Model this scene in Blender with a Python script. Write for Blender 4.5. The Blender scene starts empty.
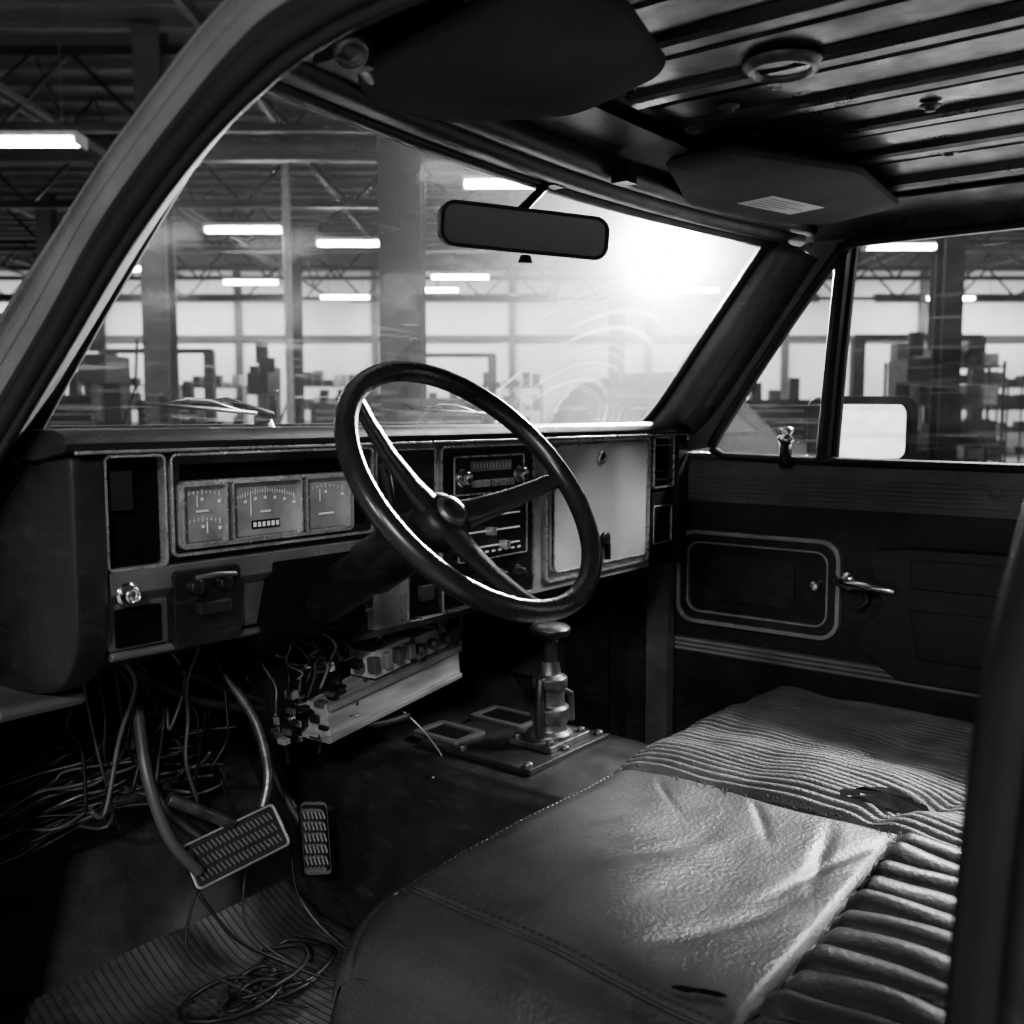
import bpy, math, random
from mathutils import Vector, Matrix, noise
random.seed(7)
ZO=1.6
sc=bpy.context.scene
YAW=math.radians(51.8)
DV=Vector((math.sin(YAW),math.cos(YAW),0)); RV=Vector((math.cos(YAW),-math.sin(YAW),0))
def G(l,dp,z): return DV*dp+RV*l+Vector((0,0,z))

# ------------------------------------------------------------ materials
def mat(name,base,rough=.5,metal=0.,var=.25,vs=12.,bump=0.,bs=80.,spec=.5,rvar=.1,coat=0.,scuff=0.,stretch=None):
    m=bpy.data.materials.new(name); m.use_nodes=True; nt=m.node_tree; N=nt.nodes; L=nt.links
    p=N['Principled BSDF']; 
    tc=N.new('ShaderNodeTexCoord'); src=tc.outputs['Object']
    if stretch:
        mp=N.new('ShaderNodeMapping'); mp.inputs['Scale'].default_value=stretch; L.new(src,mp.inputs[0]); src=mp.outputs[0]
    n=N.new('ShaderNodeTexNoise'); n.inputs['Scale'].default_value=vs; n.inputs['Detail'].default_value=6; L.new(src,n.inputs['Vector'])
    r=N.new('ShaderNodeMapRange'); r.inputs['From Min'].default_value=.3; r.inputs['From Max'].default_value=.7
    r.inputs['To Min'].default_value=base*(1-var); r.inputs['To Max'].default_value=base*(1+var); L.new(n.outputs['Fac'],r.inputs['Value'])
    val=r.outputs[0]
    if scuff:
        # dusty scuffs: sparse stretched patches lighten the surface
        m4=N.new('ShaderNodeMapping'); m4.inputs['Scale'].default_value=(3,3,14); m4.inputs['Rotation'].default_value=(.2,.5,.3); L.new(tc.outputs['Object'],m4.inputs[0])
        n4=N.new('ShaderNodeTexNoise'); n4.inputs['Scale'].default_value=5; n4.inputs['Detail'].default_value=9; n4.inputs['Roughness'].default_value=.75; L.new(m4.outputs[0],n4.inputs['Vector'])
        r4=N.new('ShaderNodeMapRange'); r4.inputs['From Min'].default_value=.54; r4.inputs['From Max'].default_value=.72; r4.inputs['To Max'].default_value=scuff; L.new(n4.outputs['Fac'],r4.inputs['Value'])
        ad=N.new('ShaderNodeMath'); L.new(val,ad.inputs[0]); L.new(r4.outputs[0],ad.inputs[1]); val=ad.outputs[0]
    c=N.new('ShaderNodeCombineColor'); 
    for i in range(3): L.new(val,c.inputs[i])
    L.new(c.outputs[0],p.inputs['Base Color'])
    r2=N.new('ShaderNodeMapRange'); r2.inputs['From Min'].default_value=.3; r2.inputs['From Max'].default_value=.7
    r2.inputs['To Min'].default_value=max(0,rough-rvar); r2.inputs['To Max'].default_value=min(1,rough+rvar)
    n2=N.new('ShaderNodeTexNoise'); n2.inputs['Scale'].default_value=vs*2.3; n2.inputs['Detail'].default_value=5; L.new(src,n2.inputs['Vector']); L.new(n2.outputs['Fac'],r2.inputs['Value'])
    L.new(r2.outputs[0],p.inputs['Roughness'])
    p.inputs['Metallic'].default_value=metal; p.inputs['Specular IOR Level'].default_value=spec
    if coat: p.inputs['Coat Weight'].default_value=coat; p.inputs['Coat Roughness'].default_value=.15
    if bump:
        n3=N.new('ShaderNodeTexNoise'); n3.inputs['Scale'].default_value=bs; n3.inputs['Detail'].default_value=4; L.new(src,n3.inputs['Vector'])
        b=N.new('ShaderNodeBump'); b.inputs['Strength'].default_value=bump; b.inputs['Distance'].default_value=.004
        L.new(n3.outputs['Fac'],b.inputs['Height']); L.new(b.outputs[0],p.inputs['Normal'])
    return m
M={}
M['vinyl']=mat('black_vinyl',.008,.45,bump=.25,bs=350,spec=.32,scuff=.015)
M['visor']=mat('visor_fabric',.040,.9,bump=.2,bs=200,spec=.08,var=.4,vs=5)
M['black']=mat('black_plastic',.006,.40,bump=.1,bs=120,spec=.32,scuff=.015)
M['matte']=mat('matte_black',.003,.9,spec=.05)
M['wheel']=mat('wheel_plastic',.010,.28,bump=.05,bs=60)
M['silver']=mat('silver_trim',.55,.3,.8,vs=30)
M['chrome']=mat('chrome',.7,.14,1.,vs=20,rvar=.06)
M['dullst']=mat('dull_steel',.12,.38,.8,vs=40,var=.5,bump=.15,bs=150)
M['panel']=mat('brushed_panel',.26,.38,.4,vs=14,var=.35,bump=.05)
M['glove']=mat('grey_paint_panel',.40,.36,.15,vs=5,var=.20)
M['gauge']=mat('gauge_face',.22,.5,vs=20,var=.4)
M['tick']=mat('gauge_marks',.8,.5)
M['leather']=mat('worn_leather',.030,.40,bump=.30,bs=150,var=.45,vs=6,rvar=.08,spec=.6,scuff=.02)
M['cloth']=mat('pleated_cloth',.085,.42,bump=.5,bs=260,var=.5,vs=15)
M['thread']=mat('stitching',.012,.8)
M['doorv']=mat('door_vinyl',.009,.45,bump=.2,bs=220,spec=.32,scuff=.015)
M['doorp']=mat('door_paint',.070,.35,.2,vs=10,scuff=.05)
M['dark_metal']=mat('dark_metal',.020,.42,.5,vs=8,bump=.1,bs=40,scuff=.03)
M['roofm']=mat('stained_roof_metal',.032,.40,.45,var=.9,vs=6,bump=.4,bs=22,rvar=.18)
M['pillar']=mat('pillar_paint',.11,.30,.2,vs=10,coat=.3)
M['rubber']=mat('rubber_seal',.006,.5,spec=.3)
M['mat']=mat('floor_rubber',.026,.5,var=.5,vs=10,bump=.4,bs=60,scuff=.04)
M['carpet']=mat('dirty_floor',.020,.9,var=.7,vs=14,bump=.8,bs=90)
M['wood']=mat('aged_wood',.27,.6,var=.4,vs=8,bump=.3,bs=30,stretch=(1,6,6))
M['white_pl']=mat('pale_plastic',.36,.45,var=.4)
M['label']=mat('label_paper',.4,.6)
M['steel']=mat('painted_steel',.06,.5,.3,vs=3)
M['steel_d']=mat('dark_steel',.009,.5,.2,vs=3,spec=.3)
M['white_st']=mat('white_steel',.5,.5)
M['concrete']=mat('concrete',.28,.4,var=.35,vs=.8,bump=.15,bs=10)
M['wallm']=mat('painted_wall',.82,.8,var=.14,vs=.5)
M['wall_d']=mat('dark_wainscot',.25,.7,var=.4,vs=.8)
M['deck']=mat('roof_deck',.05,.7,var=.4,vs=.5)
M['toolred']=mat('tool_cabinet_paint',.010,.4,.1,vs=3,spec=.3)
M['tire']=mat('tire_rubber',.02,.8)
M['carp']=mat('car_paint',.05,.25,.3,vs=2,coat=.6)
M['mirror']=mat('mirror_glass',.88,.04,1.,var=.05,rvar=.02)
M['mirror_d']=mat('rear_mirror_glass',.16,.32,.6,var=.1,vs=8,rvar=.03)
def emi(name,s,c=1.):
    m=bpy.data.materials.new(name); m.use_nodes=True; nt=m.node_tree; nt.nodes.clear()
    o=nt.nodes.new('ShaderNodeOutputMaterial'); e=nt.nodes.new('ShaderNodeEmission'); e.inputs[0].default_value=(c,c,c,1); e.inputs[1].default_value=s
    nt.links.new(e.outputs[0],o.inputs[0]); return m
M['tube']=emi('fluorescent_tube',110)
M['flood']=emi('flood_lens',13000)
def glassmat(name,dust,lobes,streak,speck,lensn=(-.859,-.486,-.163),arc=0):
    m=bpy.data.materials.new(name); m.use_nodes=True; nt=m.node_tree; N=nt.nodes; L=nt.links; N.clear()
    o=N.new('ShaderNodeOutputMaterial'); tr=N.new('ShaderNodeBsdfTransparent'); tr.inputs[0].default_value=(.95,.95,.95,1)
    gl=N.new('ShaderNodeBsdfGlossy'); gl.inputs['Roughness'].default_value=.04
    fr=N.new('ShaderNodeFresnel'); fr.inputs[0].default_value=1.15
    m1=N.new('ShaderNodeMixShader'); L.new(fr.outputs[0],m1.inputs[0]); L.new(tr.outputs[0],m1.inputs[1]); L.new(gl.outputs[0],m1.inputs[2])
    tl=N.new('ShaderNodeBsdfTranslucent'); tl.inputs[0].default_value=(.7,.7,.7,1)
    cx=N.new('ShaderNodeCombineXYZ'); 
    for i,v in enumerate(lensn): cx.inputs[i].default_value=v
    tc=N.new('ShaderNodeTexCoord')
    def MR(src,lo,hi,t0,t1):
        r=N.new('ShaderNodeMapRange'); r.inputs['From Min'].default_value=lo; r.inputs['From Max'].default_value=hi; r.inputs['To Min'].default_value=t0; r.inputs['To Max'].default_value=t1; L.new(src,r.inputs['Value']); return r.outputs[0]
    def MA(op,a,b):
        q=N.new('ShaderNodeMath'); q.operation=op
        for i,s in enumerate((a,b)):
            if s is None: continue
            if isinstance(s,(int,float)): q.inputs[i].default_value=s
            else: L.new(s,q.inputs[i])
        return q.outputs[0]
    def noi(sc_,det,src,lo,hi,t0,t1,rg=.5,dist=0):
        n=N.new('ShaderNodeTexNoise'); n.inputs['Scale'].default_value=sc_; n.inputs['Detail'].default_value=det; n.inputs['Roughness'].default_value=rg; n.inputs['Distortion'].default_value=dist; L.new(src,n.inputs['Vector'])
        return MR(n.outputs['Fac'],lo,hi,t0,t1)
    sp=N.new('ShaderNodeSeparateXYZ'); L.new(tc.outputs['Object'],sp.inputs[0])
    side=MR(sp.outputs[0],-.25,.45,.25,2.2)
    a_=MA('MULTIPLY',noi(5,8,tc.outputs['Object'],.35,.75,dust*.2,dust*1.8,.65),side)
    b_=noi(260,2,tc.outputs['Object'],.67,.73,0,speck)
    mp=N.new('ShaderNodeMapping'); mp.inputs['Rotation'].default_value=(.3,.9,.2); mp.inputs['Scale'].default_value=(1.2,1.2,26); L.new(tc.outputs['Object'],mp.inputs[0])
    c_=noi(2.2,4,mp.outputs[0],.56,.74,0,streak,.6,.6)
    d_=noi(1.7,1,tc.outputs['Object'],.42,.6,0,1)
    mp2=N.new('ShaderNodeMapping'); mp2.inputs['Rotation'].default_value=(-.5,-.6,.4); mp2.inputs['Scale'].default_value=(3,3,60); L.new(tc.outputs['Object'],mp2.inputs[0])
    e_=noi(3,3,mp2.outputs[0],.66,.76,0,streak,.6,.2)
    tot=MA('ADD',MA('ADD',MA('ADD',a_,b_),MA('MULTIPLY',c_,d_)),MA('MULTIPLY',e_,side))
    if arc:
        dx=MA('ADD',sp.outputs[0],-.50); dz=MA('ADD',sp.outputs[2],.22)
        rad=MA('SQRT',MA('ADD',MA('MULTIPLY',dx,dx),MA('MULTIPLY',dz,dz)),None)
        w=N.new('ShaderNodeTexNoise'); w.noise_dimensions='1D'; w.inputs['Scale'].default_value=55; w.inputs['Detail'].default_value=3; L.new(rad,w.inputs['W'])
        ws_=MR(w.outputs['Fac'],.50,.72,0,arc)
        band=MA('MULTIPLY',MR(rad,.10,.16,0,1),MR(rad,.42,.34,0,1))
        msk=noi(3.2,2,tc.outputs['Object'],.45,.62,0,1)
        tot=MA('ADD',tot,MA('MULTIPLY',MA('MULTIPLY',ws_,band),msk))
    m2=N.new('ShaderNodeMixShader'); L.new(tot,m2.inputs[0]); L.new(m1.outputs[0],m2.inputs[1]); L.new(tl.outputs[0],m2.inputs[2])
    last=m2
    fac=noi(3,6,tc.outputs['Object'],.3,.7,.6,1.5,.6)
    for (w_,ro) in lobes:  # blurred lobes aimed at the floodlight build its glare haze into the glass
        rf=N.new('ShaderNodeBsdfRefraction'); rf.inputs['IOR'].default_value=1.22; rf.inputs['Roughness'].default_value=ro; rf.inputs[0].default_value=(.95,.95,.95,1)
        L.new(cx.outputs[0],rf.inputs['Normal'])
        m3=N.new('ShaderNodeMixShader'); L.new(MA('MULTIPLY',fac,w_),m3.inputs[0]); L.new(last.outputs[0],m3.inputs[1]); L.new(rf.outputs[0],m3.inputs[2]); last=m3
    L.new(last.outputs[0],o.inputs[0]); return m
M['wsglass']=glassmat('dusty_windshield_glass',.030,[(.006,.80),(.006,.42),(.007,.22)],.24,.18,arc=.55)
M['sideglass']=glassmat('side_window_glass',.004,[],.02,.0)

# ------------------------------------------------------------ mesh builder
def empty(name,loc=(0,0,0)):
    e=bpy.data.objects.new(name,None); e.location=loc; e.empty_display_size=.1; sc.collection.objects.link(e); return e
class B:
    def __init__(s,name): s.n=name; s.v=[]; s.f=[]; s.m=[]; s.sm=[]; s.ml=[]
    def mi(s,k):
        if k not in s.ml: s.ml.append(k)
        return s.ml.index(k)
    def add(s,V,F,k,smooth=False):
        o=len(s.v); s.v+= [Vector(p) for p in V]; i=s.mi(k)
        for f in F: s.f.append([o+a for a in f]); s.m.append(i); s.sm.append(smooth)
    def box(s,c,d,k,ax=None):
        c=Vector(c); X,Y,Z=ax if ax else (Vector((1,0,0)),Vector((0,1,0)),Vector((0,0,1)))
        V=[c+X*(d[0]/2*i)+Y*(d[1]/2*j)+Z*(d[2]/2*l) for i in(-1,1) for j in(-1,1) for l in(-1,1)]
        s.add(V,[(0,1,3,2),(4,6,7,5),(0,4,5,1),(2,3,7,6),(0,2,6,4),(1,5,7,3)],k)
    def bb(s,x0,x1,y0,y1,z0,z1,k): s.box(((x0+x1)/2,(y0+y1)/2,(z0+z1)/2),(abs(x1-x0),abs(y1-y0),abs(z1-z0)),k)
    def prism(s,P,ext,k,smooth=False):
        ext=Vector(ext); P=[Vector(p) for p in P]; n=len(P)
        s.add(P+[p+ext for p in P],[list(range(n))[::-1],list(range(n,2*n))],k)
        s.add(P+[p+ext for p in P],[(i,(i+1)%n,n+(i+1)%n,n+i) for i in range(n)],k,smooth)
    def tube(s,P,r,k,seg=12,closed=False,cap=True,flat=None):
        P=[Vector(p) for p in P]; n=len(P); R=r if isinstance(r,(list,tuple)) else [r]*n
        V=[];up=None
        for i,p in enumerate(P):
            if closed: t=(P[(i+1)%n]-P[i-1])
            else: t=P[min(i+1,n-1)]-P[max(i-1,0)]
            if t.length<1e-9: t=Vector((0,0,1))
            t.normalize()
            if up is None: up=t.orthogonal().normalized()
            up=(up-t*up.dot(t)); up.normalize(); b=t.cross(up)
            for j in range(seg):
                a=2*math.pi*j/seg; V.append(p+(up*math.cos(a)+b*math.sin(a))*R[i])
        F=[];m=n if closed else n-1
        for i in range(m):
            for j in range(seg):
                F.append((i*seg+j,((i+1)%n)*seg+j,((i+1)%n)*seg+(j+1)%seg,i*seg+(j+1)%seg))
        s.add(V,F,k,True)
        if cap and not closed:
            s.add(V[:seg],[list(range(seg))],k); s.add(V[-seg:],[list(range(seg))[::-1]],k)
    def lathe(s,o,ax,prof,k,seg=28):
        o=Vector(o);ax=Vector(ax).normalized();u=ax.orthogonal().normalized();w=ax.cross(u);V=[];F=[]
        for (h,r) in prof:
            for j in range(seg):
                a=2*math.pi*j/seg; V.append(o+ax*h+(u*math.cos(a)+w*math.sin(a))*r)
        for i in range(len(prof)-1):
            for j in range(seg): F.append((i*seg+j,i*seg+(j+1)%seg,(i+1)*seg+(j+1)%seg,(i+1)*seg+j))
        s.add(V,F,k,True)
    def grid(s,fn,nu,nv,k,smooth=True,kf=None):
        V=[fn(i/nu,j/nv) for i in range(nu+1) for j in range(nv+1)]
        o=len(s.v); s.v+=[Vector(p) for p in V]
        for i in range(nu):
            for j in range(nv):
                s.f.append([o+i*(nv+1)+j,o+(i+1)*(nv+1)+j,o+(i+1)*(nv+1)+j+1,o+i*(nv+1)+j+1])
                s.m.append(s.mi(kf((i+.5)/nu,(j+.5)/nv) if kf else k)); s.sm.append(smooth)
    def ring(s,Po,Pi,ext,k):
        n=len(Po); ext=Vector(ext); V=[Vector(p) for p in Po]+[Vector(p) for p in Pi]; V+= [p+ext for p in V]
        F=[]
        for i in range(n):
            j=(i+1)%n
            F+= [(i,j,n+j,n+i),(2*n+i,3*n+i,3*n+j,2*n+j),(i,2*n+i,2*n+j,j),(n+i,n+j,3*n+j,3*n+i)]
        s.add(V,F,k)
    def done(s,bevel=0,solid=0,parent=None,zo=ZO,sub=0,fix=True):
        rot=(zo==0 and parent is None)
        if rot:   # garage items: local axes follow the building grid
            V=[Vector((p.dot(RV),p.dot(DV),p.z)) for p in s.v]
        else: V=[p+Vector((0,0,zo)) for p in s.v]
        if parent: c=Vector(parent.location)
        else:
            c=Vector([(min(p[i] for p in V)+max(p[i] for p in V))/2 for i in range(3)])
        me=bpy.data.meshes.new(s.n); me.from_pydata([tuple(p-c) for p in V],[],s.f)
        for k in s.ml: me.materials.append(M[k])
        me.polygons.foreach_set('material_index',s.m); me.polygons.foreach_set('use_smooth',s.sm)
        ob=bpy.data.objects.new(s.n,me); sc.collection.objects.link(ob)
        if parent: ob.parent=parent
        elif rot: ob.location=RV*c.x+DV*c.y+Vector((0,0,c.z)); ob.rotation_euler=(0,0,-YAW)
        else: ob.location=c
        if fix:
            import bmesh
            bm=bmesh.new(); bm.from_mesh(me); bmesh.ops.remove_doubles(bm,verts=bm.verts,dist=1e-6); bmesh.ops.recalc_face_normals(bm,faces=bm.faces); bm.to_mesh(me); bm.free()
        if solid:
            q=ob.modifiers.new('s','SOLIDIFY'); q.thickness=solid; q.offset=0
        if bevel:
            q=ob.modifiers.new('b','BEVEL'); q.width=bevel; q.segments=2; q.limit_method='ANGLE'; q.angle_limit=math.radians(40)
        return ob
def rr(a0,a1,b0,b1,r,n=5):
    P=[]
    for (cx,cy,s) in ((a1-r,b1-r,0),(a0+r,b1-r,90),(a0+r,b0+r,180),(a1-r,b0+r,270)):
        for i in range(n+1):
            t=math.radians(s+90*i/n); P.append((cx+r*math.cos(t),cy+r*math.sin(t)))
    return P
def rpoly(P,r,n=5):
    P=[Vector((p[0],p[1],0)) for p in P]; out=[]
    for i,p in enumerate(P):
        a=(P[i-1]-p);c=(P[(i+1)%len(P)]-p); ra=min(r,a.length*.45); rc=min(r,c.length*.45)
        A=p+a.normalized()*ra; C_=p+c.normalized()*rc
        for j in range(n+1):
            t=j/n; out.append(A*(1-t)**2+p*2*t*(1-t)+C_*t*t)
    return out
def cr(P,n=8,closed=False):
    P=[Vector(p) for p in P]; out=[]; m=len(P)
    rng=range(m) if closed else range(m-1)
    for i in rng:
        if closed: a,b,c,d=P[i-1],P[i],P[(i+1)%m],P[(i+2)%m]
        else: a,b,c,d=P[max(i-1,0)],P[i],P[i+1],P[min(i+2,m-1)]
        for j in range(n):
            t=j/n; out.append(.5*((2*b)+(c-a)*t+(2*a-5*b+4*c-d)*t*t+(3*b-a-3*c+d)*t**3))
    if not closed: out.append(P[-1])
    return out

cab=empty('truck_cab',(1.35,.7,ZO-.95))
# ------------------------------------------------------------ driver door frame
inner=[(1.36,-.16),(1.207,-.042),(1.06,.068),(.926,.167),(.805,.239),(.701,.280),(.624,.298),(.542,.304),(.35,.306),(.05,.300)]
mid  =[(1.40,-.12),(1.207,.017),(1.08,.108),(.963,.196),(.83,.272),(.716,.324),(.64,.338),(.54,.345),(.35,.347),(.02,.345)]
outer=[(1.46,-.02),(1.207,.150),(1.09,.217),(.982,.277),(.88,.328),(.797,.368),(.70,.395),(.56,.412),(.35,.42),(.0,.42)]
b=B('driver_door_frame')
I=cr([(.56,y,z) for y,z in inner]);Mi=cr([(.55,y,z) for y,z in mid]);O=cr([(.57,y,z) for y,z in outer])
n=len(I)
def strip(b,A,C,k,smooth=True):
    m=len(A); b.add(list(A)+list(C),[(i,i+1,m+i+1,m+i) for i in range(m-1)],k,smooth)
lerp=lambda A,C,t:[a.lerp(c,t) for a,c in zip(A,C)]
sh=lambda A,v:[a+Vector(v) for a in A]
lv=[(0,0),(.08,-.012),(.14,-.012),(.2,.006),(.3,.008),(.36,-.006),(.62,-.008),(.68,.004),(.74,-.006),(1,.02)]
for (t0,o0),(t1,o1) in zip(lv[:-1],lv[1:]): strip(b,sh(lerp(Mi,O,t0),(o0,0,0)),sh(lerp(Mi,O,t1),(o1,0,0)),'pillar')
strip(b,Mi,lerp(Mi,I,.4),'rubber'); 
b.tube(lerp(Mi,I,.50),.014,'rubber',10)
b.tube(lerp(Mi,I,.88),.007,'rubber',8)
I2=sh(I,(.05,.03,.035)); strip(b,I,I2,'rubber'); strip(b,I2,sh(I2,(.03,.05,.05)),'dark_metal')
b.done(parent=cab)
b=B('b_pillar')
P=[(.0,.24),(.062,.10),(.087,.007),(.112,-.118),(.121,-.20),(.127,-.34),(.132,-.60),(.136,-.95)]
A=cr([(.57,y,z) for y,z in [(-.15,.33)]+P],6)
b.tube(sh(A,(0,-.01,0)),.020,'rubber',10); b.tube(sh(A,(0,-.05,0)),.034,'dark_metal',10)
m=len(A); b.add(A+sh(A,(0,-.25,0))+sh(A,(.08,.0,0))+sh(A,(.08,-.25,0)),[(i,i+1,m+i+1,m+i) for i in range(m-1)]+[(2*m+i,2*m+i+1,i+1,i) for i in range(m-1)]+[(2*m+i,2*m+i+1,3*m+i+1,3*m+i) for i in range(m-1)],'dark_metal',True)
b.done(parent=cab)
b=B('hinge_pillar_and_sill')
b.prism([(.50,1.36,-.95),(.585,1.36,-.95),(.585,1.36,-.10),(.53,1.36,-.14)],(0,.2,0),'dark_metal')
b.bb(.50,.60,-.2,1.5,-1.02,-.955,'pillar')
b.bb(.54,.66,1.23,1.45,-.380,-.362,'doorp')
b.done(.008,parent=cab)

# ------------------------------------------------------------ roof interior
def rz(x,y):
    t=(x-1.35)/.78; e=max(0,1-abs(t)**5)
    g=min(1,max(0,(.965-y)/.17)); g=g**.6
    return .372+.095*g*e**.7
b=B('roof_panel')
b.grid(lambda u,v:(.64+1.49*u,.975-1.25*v,rz(.64+1.49*u,.975-1.25*v)),60,40,'roofm')
b.grid(lambda u,v:(.70+1.48*u,1.00-1.30*v,rz(.70+1.43*u,.975-1.25*v)+.045),30,20,'dark_metal')
b.bb(.56,.72,-.3,.80,.39,.41,'dark_metal')
b.done(parent=cab)
b=B('roof_ribs')
for i,x in enumerate((.80,.97,1.14,1.31,1.485,1.66,1.83,1.99)):
    pr=[(-.035,.012),(-.022,-.006),(-.012,-.010),(.012,-.010),(.022,-.006),(.035,.012)]
    def fn(u,v,xs=x):
        y=.80-1.05*v; q=pr[round(u*5)]
        return (xs+q[0],y,rz(xs,y)+q[1]-.002)
    b.grid(fn,5,24,'roofm',False)
    b.grid(lambda u,v,xs=x:(xs+.038+.016*u,.80-1.05*v,rz(xs+.05,.80-1.05*v)-.003),1,24,'matte',False)
b.done(parent=cab)
b=B('windshield_header')
def hy(x): t=(x-1.37)/.76; return .905+.075*(1-t*t)
Hp=[(x,hy(x),.372) for x in [.66+i*1.47/24 for i in range(25)]]
for (dy,dz,r,k) in ((0,0,.012,'rubber'),(-.03,.016,.022,'dark_metal'),(-.065,.032,.022,'dark_metal')):
    b.tube([(x,y+dy,z+dz) for x,y,z in Hp],r,k,10)
b.grid(lambda u,v:(.66+1.47*u,hy(.66+1.47*u)+.01-.17*v,.375+.065*v**.7),24,6,'dark_metal')
b.box((1.42,.885,.390),(.03,.03,.03),'dark_metal')
b.done(parent=cab)
# ------------------------------------------------------------ passenger A pillar, door
def curveyz(P,x,n=6): return cr([(x,y,z) for y,z in P],n)
b=B('passenger_pillar')
wsE=curveyz([(1.30,-.06),(1.208,.0),(1.06,.195),(.917,.384)],2.08)
dr=curveyz([(1.21,-.10),(1.10,-.03),(.965,.15),(.835,.335)],2.14)
m_=lerp(wsE,dr,.5); m_=sh(m_,(-.03,-.01,0))
strip(b,wsE,m_,'doorp'); strip(b,m_,dr,'doorp'); strip(b,sh(wsE,(.07,.06,0)),wsE,'rubber')
b.tube(wsE,.008,'rubber',8)
b.done(solid=.004,parent=cab)
door=empty('truck_door',(2.16,.5,ZO-.4))
b=B('door_shell')
X=2.14
b.bb(X,X+.07,-.15,1.17,-.205,-.10,'doorp')
for i in range(6): b.bb(X-.004,X,-.15,1.165,-.197+i*.010,-.192+i*.010,'doorp')
b.tube([(X+.005,1.16,-.098),(X+.005,-.15,-.112)],.010,'doorp',8)
b.bb(X+.004,X+.07,-.15,1.17,-.545,-.205,'doorv')
b.bb(X,X+.07,-.15,1.20,-.575,-.540,'doorp')
for i in range(3): b.bb(X-.004,X,-.15,1.20,-.571+i*.011,-.566+i*.011,'panel')
b.bb(X+.006,X+.07,-.15,1.20,-.93,-.575,'doorv')
fr=[(1.083,-.076),(1.06,-.035),(.94,.145),(.815,.315),(.775,.356),(.72,.366),(.30,.368),(-.12,.368)]
F1=cr([(X,y,z) for y,z in fr],6)
b.tube(F1,.013,'rubber',8)
fo=[(1.16,-.09),(1.12,-.03),(.985,.16),(.86,.345),(.82,.40),(.74,.42),(.30,.42),(-.12,.42)]
F2=cr([(X-.01,y,z) for y,z in fo],6); strip(b,F1,F2,'doorp')
F3=cr([(X-.05,y,z+.035) for y,z in fo],6); strip(b,F2[20:],F3[20:],'doorp')
b.tube([(X,1.083,-.08),(X,1.05,-.097),(X,.84,-.102),(X,.4,-.105),(X,-.12,-.108)],.010,'rubber',8)
b.tube([(X+.005,.782,.365),(X+.005,.80,.13),(X+.005,.815,-.105)],.017,'rubber',8)
b.tube([(X+.02,.765,.365),(X+.02,.782,.13),(X+.02,.795,-.105)],.010,'black',8)
b.done(.002,parent=door)
b=B('door_pocket')
def rx(y0,y1,z0,z1,r,x): return [(x,p,q) for p,q in rr(y0,y1,z0,z1,r,6)]
b.ring(rx(.763,1.165,-.500,-.275,.045,X-.012),rx(.772,1.156,-.491,-.284,.038,X-.012),(.02,0,0),'panel')
b.ring(rx(.772,1.156,-.491,-.284,.038,X-.006),rx(.79,1.138,-.473,-.302,.03,X-.006),(.02,0,0),'doorv')
b.ring(rx(.79,1.138,-.473,-.302,.03,X-.010),rx(.794,1.134,-.469,-.306,.028,X-.010),(.02,0,0),'panel')
b.prism(rx(.794,1.134,-.469,-.306,.028,X+.0),(.01,0,0),'black')
b.prism(rx(.87,1.09,-.44,-.33,.02,X-.004),(.01,0,0),'doorv')
b.lathe((X-.006,.82,-.38),(-1,0,0),[(0,.012),(.008,.012),(.012,.008),(.012,0)],'chrome',14)
b.done(.001,parent=door)
b=B('armrest_and_handle')
arm=[(.69,-.285),(.60,-.275),(.20,-.27),(.10,-.3),(.10,-.55),(.63,-.545),(.70,-.50),(.705,-.46),(.655,-.40)]
b.prism([(X-.055,y,z) for y,z in arm],(.07,0,0),'doorv')
b.prism([(X-.062,y,z) for y,z in [(.60,-.40),(.15,-.39),(.15,-.50),(.58,-.50)]],(.02,0,0),'black')
b.prism([(X-.062,y,z) for y,z in [(.60,-.295),(.15,-.29),(.15,-.35),(.60,-.355)]],(.02,0,0),'black')
b.tube([(X-.01,.77,-.36),(X-.05,.75,-.358),(X-.075,.69,-.356),(X-.075,.625,-.362)],[.011,.010,.009,.006],'chrome',10)
b.lathe((X,.745,-.36),(-1,0,0),[(0,.022),(.012,.02),(.02,.01),(.02,0)],'chrome',16)
b.tube([(X-.005,.71,-.37),(X-.015,.70,-.40),(X-.02,.72,-.42)],.006,'dark_metal',8)
b.lathe((X,.46,-.155),(-1,0,0),[(0,.012),(.005,.012),(.006,.005),(.006,0)],'steel',12)
b.done(.008,parent=door)
b=B('lock_knob')
b.tube([(X-.01,.895,-.12),(X-.01,.895,-.06)],.014,'black',12)
b.lathe((X-.01,.895,-.065),(0,0,1),[(0,.010),(.006,.018),(.014,.020),(.020,.012),(.022,.012),(.03,.018),(.036,.016),(.038,0)],'chrome',18)
b.done(parent=door)
b=B('door_glass')
gp=[(1.07,-.09),(.94,.13),(.80,.345),(.74,.365),(-.12,.368),(-.12,-.10)]
b.add([(X+.012,y,z) for y,z in gp],[list(range(len(gp)))],'sideglass')
b.done(parent=door,fix=False)
sm=B('side_mirror')
cn=Vector((2.38,.80,-.040)); ux=Vector((.80,-.60,0)); uy=Vector((0,0,1)); nn=ux.cross(uy).normalized()
pts=lambda w,h,r,o:[cn+ux*a+uy*c+nn*o for a,c in rr(-w,w,-h,h,r,6)]
sm.prism(pts(.130,.084,.036,-.05),nn*.05,'matte'); sm.ring(pts(.130,.084,.036,.0),pts(.110,.065,.024,.0),nn*.014,'matte')
sm.prism(pts(.111,.066,.024,.0),nn*.004,'mirror')
sm.tube([cn-nn*.02-ux*.09-uy*.03,cn-nn*.05-ux*.13-uy*.07,Vector((2.225,.93,-.13))],.010,'black',8)
sm.done(.003)

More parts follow.
